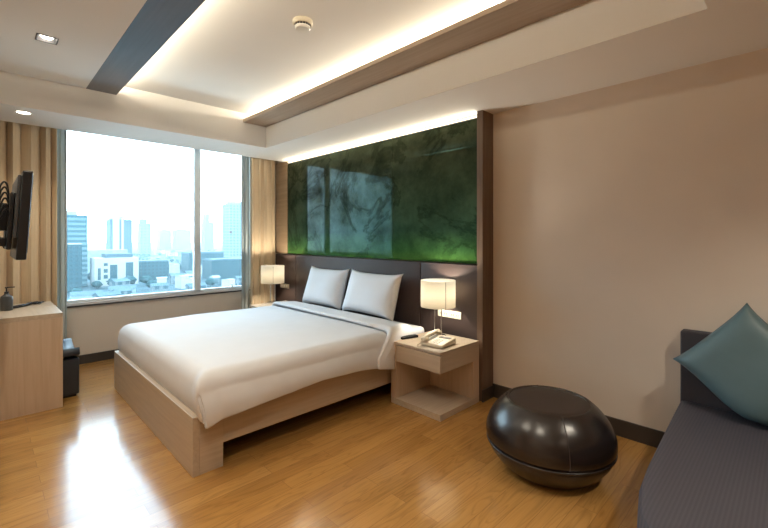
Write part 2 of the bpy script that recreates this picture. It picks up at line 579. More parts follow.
sub('sill_shadow_strip', box(0.0, 0.018, WY0, WY1, 0.590, 0.606, bev=0.001), 'skirting', w1)  # dark strip standing in for the shadow line under the sill
bm = box(-0.015, 0.012, -0.70, -0.63, 0.642, 0.66, bev=0.003)
bx(bm, 0.0, 0.02, -0.675, -0.655, 0.655, 0.70, bev=0.003)
sub('window_handle', bm, 'alu', w1)
sub('window_latch', box(-0.042, -0.02, -0.685, -0.655, 1.355, 1.385, bev=0.003), 'grey_plastic', w1)

# ------------------------------------------------------------------ headboard wall
GX0, GX1, SEAM = 0.43, 3.366, 2.365
t = thing('glass_wall_panel', 'dark green glossy printed glass panel above the headboard', 'wall panel', (GX0, -0.1, 1.085))
obj('glass_pane', box(GX0, SEAM - 0.0015, -0.100, -0.088, 1.085, 2.272, bev=0.001), 'green_glass', t)
obj('glass_pane', box(SEAM + 0.0015, GX1, -0.100, -0.088, 1.085, 2.272, bev=0.001), 'green_glass', t)
obj('backing_board', box(GX0, GX1, -0.087, -0.002, 1.085, 2.262, bev=0), 'skirting', t)
obj('light_strip', box(GX0, GX1, -0.098, -0.07, 2.286, 2.298, bev=0), 'led', t, label='glowing warm white strip')
obj('edge_strip', box(GX0, GX1, -0.106, -0.088, 2.272, 2.279, bev=0.001), 'tin', t)

t = thing('wall_cladding', 'tan wooden upright wall strip between the curtain and the green glass', 'wall panel', (0.28, -0.1, 1.08))
obj('wood_strip', box(0.125, GX0, -0.110, -0.002, 1.085, H_S, bev=0.002), 'tan_wood', t)

t = thing('wooden_pillar', 'tall dark walnut upright at the right end of the green glass', 'pillar', (3.39, -0.08, 0))
obj('post', box(GX1, 3.419, -0.160, 0.0, 0, H_S, bev=0.002), 'walnut', t)

t = thing('headboard', 'wide dark brown leatherette headboard in three panels', 'headboard', (1.76, -0.07, 0))
for x0, x1 in ((0.16, 0.668), (0.674, 2.747), (2.753, GX1 - 0.002)):
    o = obj('upholstered_panel', box(x0, x1, -0.130, -0.05, 0.02, 1.078, bev=0.012, seg=3), 'leather_brown', t, smooth=True)
obj('back_rail', box(0.165, GX1 - 0.004, -0.049, -0.001, 0.0, 1.07, bev=0), 'skirting', t)

def plate(x0, x1, z0, z1, label, n, sockets):
    t = thing('wall_socket', label, 'socket', ((x0 + x1) / 2, -0.13, (z0 + z1) / 2))
    for k in range(n):
        a = x0 + (x1 - x0) * k / n + 0.002
        c = x0 + (x1 - x0) * (k + 1) / n - 0.002
        obj('cover_plate', box(a, c, -0.139, -0.1305, z0, z1, bev=0.003), 'ivory', t)
        if sockets:
            for q in range(2):
                cxx = a + (c - a) * (0.3 + 0.4 * q)
                bm = bmesh.new()
                for dx_ in (-0.009, 0.009):
                    bx(bm, cxx + dx_ - 0.0025, cxx + dx_ + 0.0025, -0.1405, -0.1385, (z0 + z1) / 2 - 0.008, (z0 + z1) / 2 + 0.008, bev=0)
                obj('slots', bm, 'skirting', t)
        else:
            for q in range(3):
                cxx = a + (c - a) * (0.22 + 0.28 * q)
                obj('rocker', box(cxx - 0.014, cxx + 0.014, -0.1425, -0.1385, z0 + 0.014, z1 - 0.014, bev=0.002), 'white_plastic', t)
plate(2.955, 3.200, 0.615, 0.675, 'pair of cream sockets on the headboard behind the lit telephone table', 2, True)
plate(0.30, 0.52, 0.632, 0.690, 'cream switch plate on the headboard beside the far lamp', 1, False)

# ------------------------------------------------------------------ curtains
def cloth_strip(y0, y1, xc, amp, folds, z0, z1, seed, flare=0.0):
    rnd = random.Random(seed)
    ph = [rnd.uniform(-0.5, 0.5) for _ in range(12)]
    rows = []
    ns, nz = folds * 14, 26
    for j in range(nz + 1):
        tz = j / nz
        z = z0 + (z1 - z0) * tz
        row = []
        for i in range(ns + 1):
            s = i / ns
            a = 2 * math.pi * folds * s + 0.8 * math.sin(2 * math.pi * s * 2.3 + ph[0]) + ph[1]
            am = amp * (0.75 + 0.35 * math.sin(5.1 * s * math.pi + ph[2])) * (1.0 - 0.25 * tz)
            wob = 0.006 * math.sin(3 * tz + 9 * s + ph[3])
            x = xc + am * math.sin(a) + 0.25 * am * math.sin(2 * a + ph[4] + 0.6 * tz) + wob
            y = y0 + (y1 - y0) * s + 0.012 * math.sin(2 * a + 0.5) * (1 if 0.02 < s < 0.98 else 0) + flare * (1 - tz) * (s - 0.5)
            row.append((x, y, z))
        rows.append(row)
    return grid(bmesh.new(), rows)

def curtain(label, y0, y1, xc, folds, seed, mat, amp, group=None, flare=0.0):
    nm = 'curtain' if mat == 'drape' else 'curtain_lining'
    t = thing(nm, label, 'curtain', (xc, (y0 + y1) / 2, 0.02), group=group)
    o = obj('cloth', cloth_strip(y0, y1, xc, amp, folds, 0.015, 2.42, seed, flare), mat, t, smooth='all')
    solid(o, 0.003, 0)
    obj('heading_tape', cloth_strip(y0, y1, xc + 0.001, amp * 0.7, folds, 2.42, 2.50, seed), mat, t, smooth='all')
    return t
curtain('gold beige pleated curtain behind the television', -3.12, -2.475, 0.20, 6, 3, 'drape', 0.058)
curtain('gold beige pleated curtain behind the far bedside lamp', -0.500, -0.150, 0.17, 4, 11, 'drape', 0.042)
curtain('blue grey curtain lining bunched at the left edge of the window', -2.475, -2.40, 0.13, 2, 5, 'sheer', 0.02)
curtain('blue grey curtain lining bunched at the right edge of the window', -0.60, -0.505, 0.13, 2, 8, 'sheer', 0.02)
struct('trim_5', box(0.05, 0.30, YL + 0.01, -0.02, 2.505, 2.53, bev=0.003), 'alu', 'curtain rail in the recess')

# ------------------------------------------------------------------ bed
BX0, BX1, BY0, BY1 = 1.03, 2.875, -2.17, -0.14
t = thing('bed_frame', 'low pale oak bed frame with a deep footboard', 'bed', ((BX0 + BX1) / 2, -1.15, 0))
obj('footboard', box(BX0, BX1, BY0, BY0 + 0.035, 0, 0.322, bev=0.003), 'oak', t)
for x0, x1 in ((BX0, BX0 + 0.035), (BX1 - 0.035, BX1)):
    obj('leg', box(x0, x1, BY0 + 0.0352, BY0 + 0.166, 0, 0.322, bev=0.002), 'oak_y', t)
    obj('side_rail', box(x0, x1, BY0 + 0.1662, BY1, 0.134, 0.322, bev=0.002), 'oak_y', t)
    obj('leg', box(x0, x1, BY1 - 0.06, BY1, 0, 0.1338, bev=0.002), 'oak_y', t)
obj('slat_deck', box(BX0 + 0.0352, BX1 - 0.0352, BY0 + 0.0352, BY1, 0.20, 0.235, bev=0), 'skirting', t)

o = obj('mattress', box(BX0 + 0.045, BX1 - 0.04, BY0 + 0.055, BY1 - 0.01, 0.237, 0.505, bev=0.05, seg=5), 'linen', smooth=True, loc=(1.95, -1.15, 0.325))
# mattress base sits inside the frame
tag(o, 'white sheeted mattress showing at the pillow end', 'mattress')
md = o.modifiers.new('w', 'DISPLACE'); tx = bpy.data.textures.new('sheet_waves', 'CLOUDS'); tx.noise_scale = 0.25
md.texture = tx; md.strength = 0.008; md.mid_level = 0.5; md.texture_coords = 'GLOBAL'
TOPZ = 0.548
XR = 2.915
def hem(y):
    ks = [(-2.13, 0.268), (-2.05, 0.300), (-1.9, 0.312), (-1.67, 0.328), (-1.36, 0.350), (-1.03, 0.336), (-0.87, 0.315), (-0.70, 0.30)]
    y = max(-2.13, min(-0.70, y))
    for (a, p), (b_, q) in zip(ks, ks[1:]):
        if y <= b_:
            return p + (q - p) * (y - a) / (b_ - a)
    return ks[-1][1]

def duvet_profile(y, top, lift=0.0, zmin=None, out=0.0):
    """points from the window side bottom over the top and down the viewer side"""
    pts = []
    r = 0.085
    x0 = BX0 + 0.012 - out
    zb = 0.335
    for k in range(5):
        pts.append((x0 - 0.012 * math.sin(math.pi * k / 5), zb + (top - r - zb) * k / 5))
    for k in range(7):
        a = math.pi - (math.pi / 2) * k / 6
        pts.append((x0 + r + r * math.cos(a), top - r + r * math.sin(a)))
    nx = 44
    xa, xb = x0 + r, XR - r + out
    for k in range(1, nx):
        pts.append((xa + (xb - xa) * k / nx, top))
    for k in range(7):
        a = math.pi / 2 - (math.pi / 2) * k / 6
        pts.append((xb + r * math.cos(a), top - r + r * math.sin(a)))
    h = hem(y) if zmin is None else zmin
    nh = 14
    for k in range(1, nh + 1):
        u = k / nh
        flare = 0.032 * u + 0.012 * math.sin(u * math.pi)
        pts.append((xb + r + flare, top - r + (h - top + r) * u))
    return pts

def wr(x, y, s=1.0):
    a = noise.noise(Vector((x * 1.6, y * 1.6, 3.1))) * 0.010 + noise.noise(Vector((x * 4.5 + y * 2, y * 3.5, 7.7))) * 0.004
    return a * s

rows = []
YFOOT = -2.112
ys = [-0.70 - (2.045 - 0.70) * k / 44 for k in range(45)]
for y in ys:
    row = []
    for x, z in duvet_profile(y, TOPZ):
        on_top = z > TOPZ - 0.03
        dz = wr(x, y) if on_top else 0
        dx_ = 0
        if x > XR and z < 0.46:
            dx_ = 0.012 * noise.noise(Vector((y * 4.5, z * 3, 1.0))) * (0.5 - z) / 0.2 + 0.004 * noise.noise(Vector((y * 14, z * 6, 4.0)))
        row.append((x + dx_, y, z + dz))
    rows.append(row)
RC = 0.085
last = rows[-1]
base = duvet_profile(-2.045, TOPZ)
for k in range(1, 7):                              # the rounded shoulder at the foot
    a = (math.pi / 2) * k / 6
    y = -2.045 - RC * math.sin(a)
    ztop = TOPZ - RC + RC * math.cos(a)
    row = []
    for i, (x, z) in enumerate(duvet_profile(max(y, -2.11), TOPZ)):
        ear = max(0, min(1, (x - 2.80) / 0.10)) * max(0, min(1, (min(z, ztop) - 0.30) / 0.18))
        row.append((x, y - 0.030 * ear * k / 6, min(z, ztop + 0.035 * ear) + (wr(x, y, 0.4) if z > 0.5 and x < 2.8 else 0)))
    rows.append(row)
for k in range(1, 9):                              # the face tucked behind the footboard
    u = k / 8
    ztop = TOPZ - RC - (TOPZ - RC - 0.300) * u
    row = []
    for i, (x, z) in enumerate(duvet_profile(-2.11, TOPZ)):
        zz = min(z, ztop)
        bulge = 0.012 * math.sin(math.pi * u) * (1 if x < XR else 0)
        inset = 0.0
        xx = x
        if z > ztop and x > XR - 0.02:             # the loose corner flap folds under the face
            xx = min(x, XR + 0.030)
        yy = -2.045 - RC - bulge + 0.004 * noise.noise(Vector((x * 3, ztop * 5, 0))) + (0.012 * u if x < XR - 0.05 else 0)
        ear = max(0, min(1, (x - 2.80) / 0.10)) * max(0, min(1, (zz - 0.30) / 0.18))
        row.append((xx, yy - 0.030 * ear, zz + 0.02 * ear))
    rows.append(row)
bm = grid(bmesh.new(), rows)
bmesh.ops.remove_doubles(bm, verts=bm.verts, dist=0.0004)
bmesh.ops.recalc_face_normals(bm, faces=bm.faces)
duv = obj('duvet_cover', bm, 'linen', smooth='all', loc=(1.95, -1.4, 0.5))
tag(duv, 'smooth white duvet spread over the bed and hanging past its near side', 'duvet')
solid(duv, 0.010, -1)
subsurf(duv, 1)
# turned-down band of the duvet
rows = []
for k in range(28):
    roll = ((0.040, -0.004), (0.014, 0.008), (0.0, 0.026), (0.006, 0.040))[k] if k < 4 else (0.0, 0.046 - 0.020 * (k - 4) / 23)
    u = 0 if k < 4 else 0.07 + 0.93 * (k - 4) / 23
    puff = roll[1]
    row = []
    prof_ = duvet_profile(-0.75, TOPZ + puff * 0.9, zmin=0.318 - 0.045 * u, out=puff * 0.55 + 0.004)
    for x, z in prof_:
        edge = -0.675 - 0.03 * max(0, x - 1.1) / 1.7 - (0.17 * min(1, (TOPZ - z) / 0.16) if x > 2.7 else 0)
        y = edge + (-0.42 - edge - (0.27 * min(1, (TOPZ - z) / 0.16) if x > 2.7 and z < TOPZ else 0)) * u
        y += roll[0]
        row.append((x + 0.006 * noise.noise(Vector((y * 10, z * 8, 2))), y + 0.008 * noise.noise(Vector((x * 2, 0, 5))) * (1 if u < 0.3 else 0.4), z + wr(x, y, 0.7)))
    rows.append(row)
bm = grid(bmesh.new(), rows)
fold = obj('turned_down_fold', bm, 'cotton', parent=duv, smooth='all', label='thick turned-down band')
solid(fold, 0.004, -1)
subsurf(fold, 1)

def pillow_mesh(wd, ht, th, seed, n=26, pinch=0.075, sag=0.0):
    """cushion standing in the local XZ plane, centre at origin"""
    bm = bmesh.new()
    sides = []
    for sgn in (1, -1):
        g = []
        for j in range(n + 1):
            row = []
            for i in range(n + 1):
                u = -1 + 2 * i / n
                v = -1 + 2 * j / n
                uu = math.copysign(abs(u) ** 0.85, u); vv_ = math.copysign(abs(v) ** 0.85, v)
                x = uu * wd / 2 * (1 - pinch * (1 - abs(v) ** 3))
                z = vv_ * ht / 2 * (1 - pinch * 1.7 * (1 - abs(u) ** 3))
                prof_ = (max(0, (1 - u ** 4)) * max(0, (1 - v ** 4))) ** 0.55
                prof_ *= 1 - 0.25 * max(0, v) + 0.15 * max(0, -v)
                crn = noise.noise(Vector((x * 5 + seed, z * 5, sgn))) * 0.012 * prof_
                y = sgn * (th / 2 * prof_) + crn + sag * (1 - u * u) * v
                row.append(bm.verts.new((x, y, z)))
            g.append(row)
        for a, b_ in zip(g, g[1:]):
            for i in range(n):
                f = (a[i], a[i + 1], b_[i + 1], b_[i])
                bm.faces.new(f if sgn < 0 else f[::-1])
    bmesh.ops.remove_doubles(bm, verts=bm.verts, dist=0.0008)
    bmesh.ops.recalc_face_normals(bm, faces=bm.faces)
    return bm

def place(name, bm, mat, mtx, label, cat, group=None):
    me_loc = mtx.to_translation()
    t2 = bmesh.new(); merge(t2, bm, mtx)
    o = obj(name, t2, mat, smooth='all', loc=me_loc)
    tag(o, label, cat, group)
    return o

for cx_, rz, seed, lab, wdt in ((1.515, R(2), 1.0, 'white pillow on the window side of the bed head', 0.67), (2.255, R(-3), 6.0, 'white pillow on the telephone side of the bed head', 0.78)):
    mt = Matrix.Translation((cx_, -0.290, 0.757)) @ Matrix.Rotation(rz, 4, 'Z') @ Matrix.Rotation(R(-17), 4, 'X')
    p = place('pillow', pillow_mesh(wdt, 0.445, 0.17, seed), 'cotton', mt, lab, 'pillow', None)

# ------------------------------------------------------------------ bedside tables
def bedside(x0, label):
    x1, y0, y1 = x0 + 0.485, -0.68, -0.18
    t = thing('bedside_table', label, 'bedside table', ((x0 + x1) / 2, (y0 + y1) / 2, 0))
    obj('base', box(x0, x1, y0, y1, 0, 0.045, bev=0.002), 'oak_y', t)
    obj('side_panel', box(x0, x0 + 0.055, y0, y1, 0.0452, 0.484, bev=0.002), 'oak_z', t)
    obj('back_panel', box(x0 + 0.0552, x1, y1 - 0.085, y1, 0.0452, 0.334, bev=0.002), 'oak_z', t)
    obj('top', box(x0 + 0.0552, x1, y0, y1, 0.466, 0.484, bev=0.002), 'oak_y', t)
    obj('drawer_case', box(x0 + 0.0552, x1, y0 + 0.02, y1, 0.335, 0.4655, bev=0.001), 'oak_y', t)
    d = obj('drawer', box(x0 + 0.058, x1, y0, y0 + 0.0195, 0.335, 0.459, bev=0.002), 'oak', t)
    return t
bedside(2.915, 'pale oak bedside table holding the telephone')
bedside(0.51, 'pale oak bedside table on the window side, hidden behind the bed')

def lamp(cx_, cy_, label, power):
    t = thing('table_lamp', label, 'lamp', (cx_, cy_, 0.484))
    z = 0.484
    bm = bmesh.new()
    lathe(bm, [(0, 0.0), (0.062, 0.0), (0.065, 0.003), (0.065, 0.010), (0.060, 0.013), (0, 0.013)], (cx_, cy_, z), 40)
    obj('base', bm, 'steel', t, smooth=True)
    e = Vector((0.70, 0.71, 0)) * 0.0275
    for s in (-1, 1):
        p = Vector((cx_, cy_, 0)) + e * s
        obj('pole', tube(bmesh.new(), [(p.x, p.y, z + 0.012), (p.x, p.y, z + 0.29)], 0.0045, 12), 'steel', t, smooth=True)
    bm = bmesh.new()
    bx(bm, cx_ - 0.03, cx_ + 0.03, cy_ - 0.012, cy_ + 0.012, z + 0.285, z + 0.297, bev=0.002)
    tube(bm, [(cx_, cy_, z + 0.29), (cx_, cy_, z + 0.335)], 0.014, 14)
    obj('bulb_holder', bm, 'ivory', t, smooth=True)
    prof_ = [(0.141, 0.0), (0.1425, 0.002), (0.143, 0.215), (0.1415, 0.217), (0.140, 0.214), (0.139, 0.002), (0.141, 0.0)]
    bm = bmesh.new(); lathe(bm, [(0.1425, 0.0), (0.1425, 0.218)], (cx_, cy_, 0.730), 64)
    sh = obj('lamp_shade', bm, 'shade', t, smooth=True)
    solid(sh, 0.0015, -1)
    # metal seam facing the room
    an = math.atan2(-0.7017, 0.7125) + 0.30
    sx_, sy_ = cx_ + 0.1440 * math.cos(an), cy_ + 0.1440 * math.sin(an)
    obj('seam_rod', tube(bmesh.new(), [(sx_, sy_, 0.722), (sx_, sy_, 0.945)], 0.0022, 8), 'walnut', sh)
    bm = bmesh.new()
    for k in range(3):
        a2 = k * 2 * math.pi / 3 + 0.4
        tube(bm, [(cx_, cy_, 0.80), (cx_ + 0.139 * math.cos(a2), cy_ + 0.139 * math.sin(a2), 0.80)], 0.002, 8)
    obj('shade_spider', bm, 'steel', sh)
    bm = bmesh.new(); bmesh.ops.create_uvsphere(bm, u_segments=20, v_segments=12, radius=0.028)
    bmesh.ops.translate(bm, verts=bm.verts, vec=(cx_, cy_, 0.80))
    obj('bulb', bm, M['bulb'], t, smooth='all')
    ld = bpy.data.lights.new('lamp_light', 'POINT')
    ld.energy = power; ld.color = WARM2; ld.shadow_soft_size = 0.03
    lo = bpy.data.objects.new('lamp_light', ld); lo.location = (0, 0, 0.858 - 0.484); lo.parent = t
    COL.objects.link(lo)
M['bulb'] = emit('bulb_glow', (1.0, 0.82, 0.55), 6.0)
lamp(3.085, -0.30, 'lit table lamp with cream drum shade beside the telephone', 15)
lamp(0.545, -0.385, 'lit table lamp with cream drum shade in front of the curtain', 15)

# telephone, turned to the bed
T = thing('telephone', 'cream desk telephone beneath the near lamp', 'telephone', (3.245, -0.50, 0.4845), R(6))
TM = WM[T.name]
def tpart(name, bm, mat, parent=T, label=None, smooth=True):
    t2 = bmesh.new(); merge(t2, bm, TM)
    return obj(name, t2, mat, parent=parent, smooth=smooth, label=label)
bm = bmesh.new()
bx(bm, -0.095, 0.095, -0.105, 0.105, 0.0, 0.05, bev=0.012, seg=3)
for v in bm.verts:                                       # wedge: lower at the front
    v.co.z *= 0.55 + 0.45 * (v.co.y + 0.105) / 0.21 if v.co.z > 0.01 else 1
body = tpart('body', bm, 'ivory')
bm = bmesh.new()
pts = curve_pts([(-0.066, -0.105, 0.050), (-0.066, -0.06, 0.066), (-0.066, 0.0, 0.073), (-0.066, 0.06, 0.079), (-0.066, 0.105, 0.076)], 5)
tube(bm, pts, 0.015, 12)
bx(bm, -0.090, -0.042, -0.115, -0.060, 0.034, 0.064, bev=0.012, seg=3)
bx(bm, -0.090, -0.042, 0.065, 0.115, 0.052, 0.082, bev=0.012, seg=3)
tpart('handset', bm, 'ivory')
for r_ in range(4):
    for c_ in range(3):
        xx = -0.012 + c_ * 0.026; yy = -0.075 + r_ * 0.024
        zz = 0.05 * (0.55 + 0.45 * (yy + 0.105) / 0.21)
        tpart('key', box(xx - 0.008, xx + 0.008, yy - 0.007, yy + 0.007, zz - 0.002, zz + 0.004, bev=0.002), 'white_plastic', smooth=False)
tpart('display', box(-0.02, 0.075, 0.035, 0.075, 0.041, 0.048, bev=0.002), 'grey_plastic', smooth=False)
bm = tube(bmesh.new(), curve_pts([(-0.066, -0.112, 0.04), (-0.105, -0.13, 0.006), (-0.125, -0.06, 0.004), (-0.10, 0.0, 0.005), (-0.094, 0.03, 0.012)], 8), 0.003, 8)
tpart('cord', bm, 'ivory')

T = thing('remote_control', 'black remote control on the near bedside table by the bed', 'remote', (2.955, -0.515, 0.4845), R(-12))
TM = WM[T.name]
def rpart(name, bm, mat):
    t2 = bmesh.new(); merge(t2, bm, TM)
    obj(name, t2, mat, parent=T, smooth=True)
rpart('case', box(-0.024, 0.024, -0.08, 0.08, 0.0, 0.018, bev=0.006, seg=3), 'matt_black')
for k in range(5):
    for q in range(3):
        rpart('button', box(-0.016 + q * 0.012, -0.008 + q * 0.012, -0.06 + k * 0.022, -0.05 + k * 0.022, 0.0175, 0.020, bev=0.001), 'grey_plastic')

# ------------------------------------------------------------------ desk, stool, television
t = thing('console_desk', 'pale oak console with a solid end panel under the television', 'desk', (0.85, -2.82, 0))
obj('desk_top', box(0.42, 1.21, -3.13, -2.54, 0.690, 0.724, bev=0.003), 'oak', t)
obj('end_panel', box(1.175, 1.21, -3.13, -2.54, 0, 0.6895, bev=0.003), 'oak_z', t)
obj('end_panel', box(0.42, 0.455, -3.13, -2.54, 0, 0.6895, bev=0.003), 'oak_z', t)
obj('modesty_panel', box(0.4555, 1.1745, -3.13, -3.10, 0.30, 0.6895, bev=0.002), 'oak', t)

t = thing('stool', 'blue black leather stool tucked beside the oak console', 'stool', (0.82, -2.63, 0))
rows = []
bm = box(0.60, 1.03, -2.85, -2.412, 0.02, 0.31, bev=0.012, seg=3)
obj('stool_body', bm, 'navy_leather', t, smooth=True)
for j in range(9):
    row = []
    for i in range(17):
        x = 0.60 + 0.43 * i / 16; y = -2.85 + 0.438 * j / 8
        row.append((x, y, 0.345 + 0.055 * (2 * i / 16 - 1) ** 2))
    rows.append(row)
bm = grid(bmesh.new(), rows)
o = obj('seat_pad', bm, 'navy_leather', t, smooth='all')
solid(o, 0.055, 1 if False else -1)
bm = bmesh.new()
obj('plinth', box(0.62, 1.01, -2.83, -2.43, 0, 0.0195, bev=0.002), 'black', t)

t = thing('television', 'black flat television seen edge-on on a wall arm', 'television', (1.82, -2.80, 1.18))
def tilt(bm, lean=0.03):
    for v in bm.verts:
        v.co.y += lean * (v.co.z - 1.42) / 0.5
    return bm
obj('bezel', tilt(box(1.45, 2.14, -2.835, -2.790, 1.175, 1.675, bev=0.006)), 'black', t)
obj('screen_glass', tilt(box(1.47, 2.12, -2.790, -2.787, 1.215, 1.655, bev=0)), 'screen', t)
bm = box(1.50, 2.09, -2.852, -2.835, 1.30, 1.655, bev=0.008, seg=2)
for k in range(12):
    bx(bm, 2.0901, 2.094, -2.850, -2.838, 1.33 + k * 0.026, 1.342 + k * 0.026, bev=0)
obj('rear_housing', tilt(bm), 'grey_plastic', t, smooth=True)
bm = box(1.60, 2.03, -2.876, -2.852, 1.23, 1.56, bev=0.012, seg=3)
for k in range(9):
    bx(bm, 1.66 + k * 0.03, 1.675 + k * 0.03, -2.880, -2.874, 1.27, 1.42, bev=0.002)
obj('rear_box', tilt(bm), 'black', t, smooth=True)
bm = box(1.72, 1.95, -2.91, -2.872, 1.34, 1.50, bev=0.004)
bx(bm, 1.75, 1.85, -3.13, -2.91, 1.37, 1.43, bev=0.006)
bx(bm, 1.70, 1.90, -3.149, -3.12, 1.28, 1.52, bev=0.004)
bx(bm, 1.90, 2.02, -2.95, -2.885, 1.25, 1.30, bev=0.006)
obj('wall_arm', bm, 'black', t)
rnd = random.Random(4)
for k in range(6):
    x = 1.84 + 0.035 * k
    zt = 1.63 - 0.035 * k
    pts = curve_pts([(x, -2.868, zt - 0.07), (x, -2.876, zt - 0.01), (x + 0.01, -2.892, zt), (x + 0.01, -2.910, zt - 0.05), (x, -2.925, 1.42), (x, -2.912, 1.30), (x - 0.01, -2.885, 1.235 + 0.012 * k)], 8)
    obj('cable', tube(bmesh.new(), pts, 0.005, 8), 'black', t, smooth='all')

t = thing('pump_bottle', 'dark pewter pump bottle on the oak console', 'bottle', (0.78, -2.845, 0.7245))
bm = bmesh.new(); lathe(bm, [(0, 0), (0.036, 0), (0.039, 0.005), (0.039, 0.095), (0.034, 0.112), (0.016, 0.125), (0.014, 0.133), (0, 0.133)], (0.78, -2.845, 0.7245), 32)
obj('bottle_body', bm, 'tin', t, smooth=True)
bm = bmesh.new(); lathe(bm, [(0, 0), (0.014, 0), (0.014, 0.014), (0.005, 0.016), (0.004, 0.04), (0.010, 0.042), (0.010, 0.050), (0, 0.05)], (0.78, -2.845, 0.8575), 20)
bx(bm, 0.772, 0.788, -2.845, -2.795, 0.901, 0.909, bev=0.003)
obj('pump', bm, 'black', t, smooth=True)
bm = bmesh.new()
tube(bm, curve_pts([(0.74, -2.83, 0.737), (0.68, -2.76, 0.737), (0.60, -2.70, 0.737)], 6), 0.011, 10)
for a in ((0.60, -2.70, 0.740), (0.565, -2.685, 0.738), (0.575, -2.66, 0.740), (0.53, -2.645, 0.736), (0.55, -2.63, 0.735)):
    s_ = bmesh.new(); bmesh.ops.create_icosphere(s_, subdivisions=2, radius=0.019)
    for v in s_.verts: v.co.z *= 0.6
    merge(bm, s_, Matrix.Translation((a[0], a[1], a[2])))
tube(bm, curve_pts([(0.53, -2.645, 0.732), (0.49, -2.62, 0.730), (0.47, -2.59, 0.730)], 6), 0.005, 8)
o = obj('cable_bundle', bm, 'black', smooth='all', loc=(0.6, -2.7, 0.7245))
tag(o, 'short black cable with lumpy plugs lying on the oak console', 'cable')

# wall mirror beside the television (seen only in the green glass)
t = thing('wall_mirror', 'tall framed mirror reflected in the green glass', 'mirror', (0.60, -3.13, 1.0))
obj('mirror_glass', box(0.38, 0.83, -3.140, -3.136, 0.98, 2.00, bev=0), 'mirror', t)
bm = box(0.35, 0.38, -3.149, -3.125, 0.95, 2.03, bev=0.003)
bx(bm, 0.83, 0.86, -3.149, -3.125, 0.95, 2.03, bev=0.003)
bx(bm, 0.3801, 0.8299, -3.149, -3.125, 0.95, 0.98, bev=0.003)
bx(bm, 0.3801, 0.8299, -3.149, -3.125, 2.00, 2.03, bev=0.003)
obj('mirror_frame', bm, 'walnut', t)

# ------------------------------------------------------------------ ottoman
OX, OY = 4.18, -0.70
t = thing('ottoman', 'dark brown leather pebble-shaped ottoman on the oak floor', 'ottoman', (OX, OY, 0))
bm = bmesh.new()
lathe(bm, [(0, 0), (.17, 0), (.21, .004), (.245, .025), (.285, .065), (.315, .105), (.330, .135), (.333, .148), (.325, .155), (0.0, .156)], (OX, OY, 0), 72)
obj('lower_shell', bm, 'leather_dark', t, smooth='all')
bm = bmesh.new()
prof_ = [(0.0, .157), (.326, .158), (.336, .168), (.3415, .185), (.342, .205), (.338, .232), (.328, .262), (.313, .293), (.292, .323), (.268, .350), (.246, .370), (.230, .382), (.220, .386), (.213, .384), (.210, .379)]
lathe(bm, prof_, (OX, OY, 0), 72)
up = obj('upper_shell', bm, 'leather_dark', t, smooth='all')
bm = tube(bmesh.new(), [(OX + .334 * math.cos(2 * math.pi * k / 72), OY + .334 * math.sin(2 * math.pi * k / 72), .1545) for k in range(73)], .0065, 10, cap=False)
obj('piping', bm, 'leather_dark', t, smooth='all')
bm = bmesh.new()
lathe(bm, [(.2115, .3785), (.206, .3815), (.17, .383), (.08, .3835), (0, .384)], (OX, OY, 0), 72)
obj('top_disc', bm, 'leather_mat', t, smooth='all', label='flat matt leather top')
an = math.atan2(-0.7017, 0.7125) - math.pi / 2 * 0 + 0.0
for an in (R(-50), R(130)):
    pts = [(OX + (r_ + 0.0006) * math.cos(an), OY + (r_ + 0.0006) * math.sin(an), z_ + 0.0004) for r_, z_ in prof_[2:13]]
    obj('stitched_seam', tube(bmesh.new(), pts, 0.0018, 6), 'leather_mat', up)

# ------------------------------------------------------------------ sofa
SR = R(-3.0)
t = thing('daybed', 'charcoal striped daybed against the beige wall', 'sofa', (4.685, -0.085, 0), 0)
def sofa_outline(inset=0.0):
    P_ = [(4.688, -0.10), (4.698, -0.35), (4.712, -0.66), (4.728, -1.00), (4.746, -1.20), (4.785, -1.38), (4.87, -1.52), (4.98, -1.62), (5.15, -1.67), (5.6, -1.69), (6.3, -1.69), (6.42, -1.65), (6.46, -1.5), (6.46, -0.10)]
    c = Vector((5.6, -0.85))
    out = []
    for x, y in P_:
        d = Vector((x, y)) - c
        d.normalize()
        out.append((x - d.x * inset, y - d.y * inset))
    return out
def loft(levels):
    bm = bmesh.new()
    prev = None
    for inset, z in levels:
        ring = [bm.verts.new((x, y, z)) for x, y in sofa_outline(inset)]
        if prev:
            n_ = len(ring)
            for i in range(n_):
                bm.faces.new((prev[i], prev[(i + 1) % n_], ring[(i + 1) % n_], ring[i]))
        else:
            bm.faces.new(ring[::-1])
        prev = ring
    bm.faces.new(prev)
    bmesh.ops.recalc_face_normals(bm, faces=bm.faces)
    return bm
obj('seat_cushion', loft([(0.012, 0.20), (0.0, 0.215), (-0.004, 0.27), (0.0, 0.335), (0.012, 0.358), (0.035, 0.368), (0.06, 0.370)]), 'sofa', t, smooth=True)
obj('seat_base', loft([(0.05, 0.05), (0.03, 0.055), (0.03, 0.1995)]), 'sofa_back', t, smooth=True)
obj('backrest', box(4.690, 6.46, -0.098, -0.016, 0.12, 0.762, bev=0.014, seg=3), 'sofa_back', t, smooth=True)
for x, y in ((4.85, -0.15), (4.97, -1.45), (6.35, -0.15), (6.35, -1.5)):
    bm = bmesh.new(); lathe(bm, [(0, 0), (.02, 0), (.026, .0495), (0, .0495)], (x, y, 0), 20)
    obj('leg', bm, 'black', t, smooth=True)

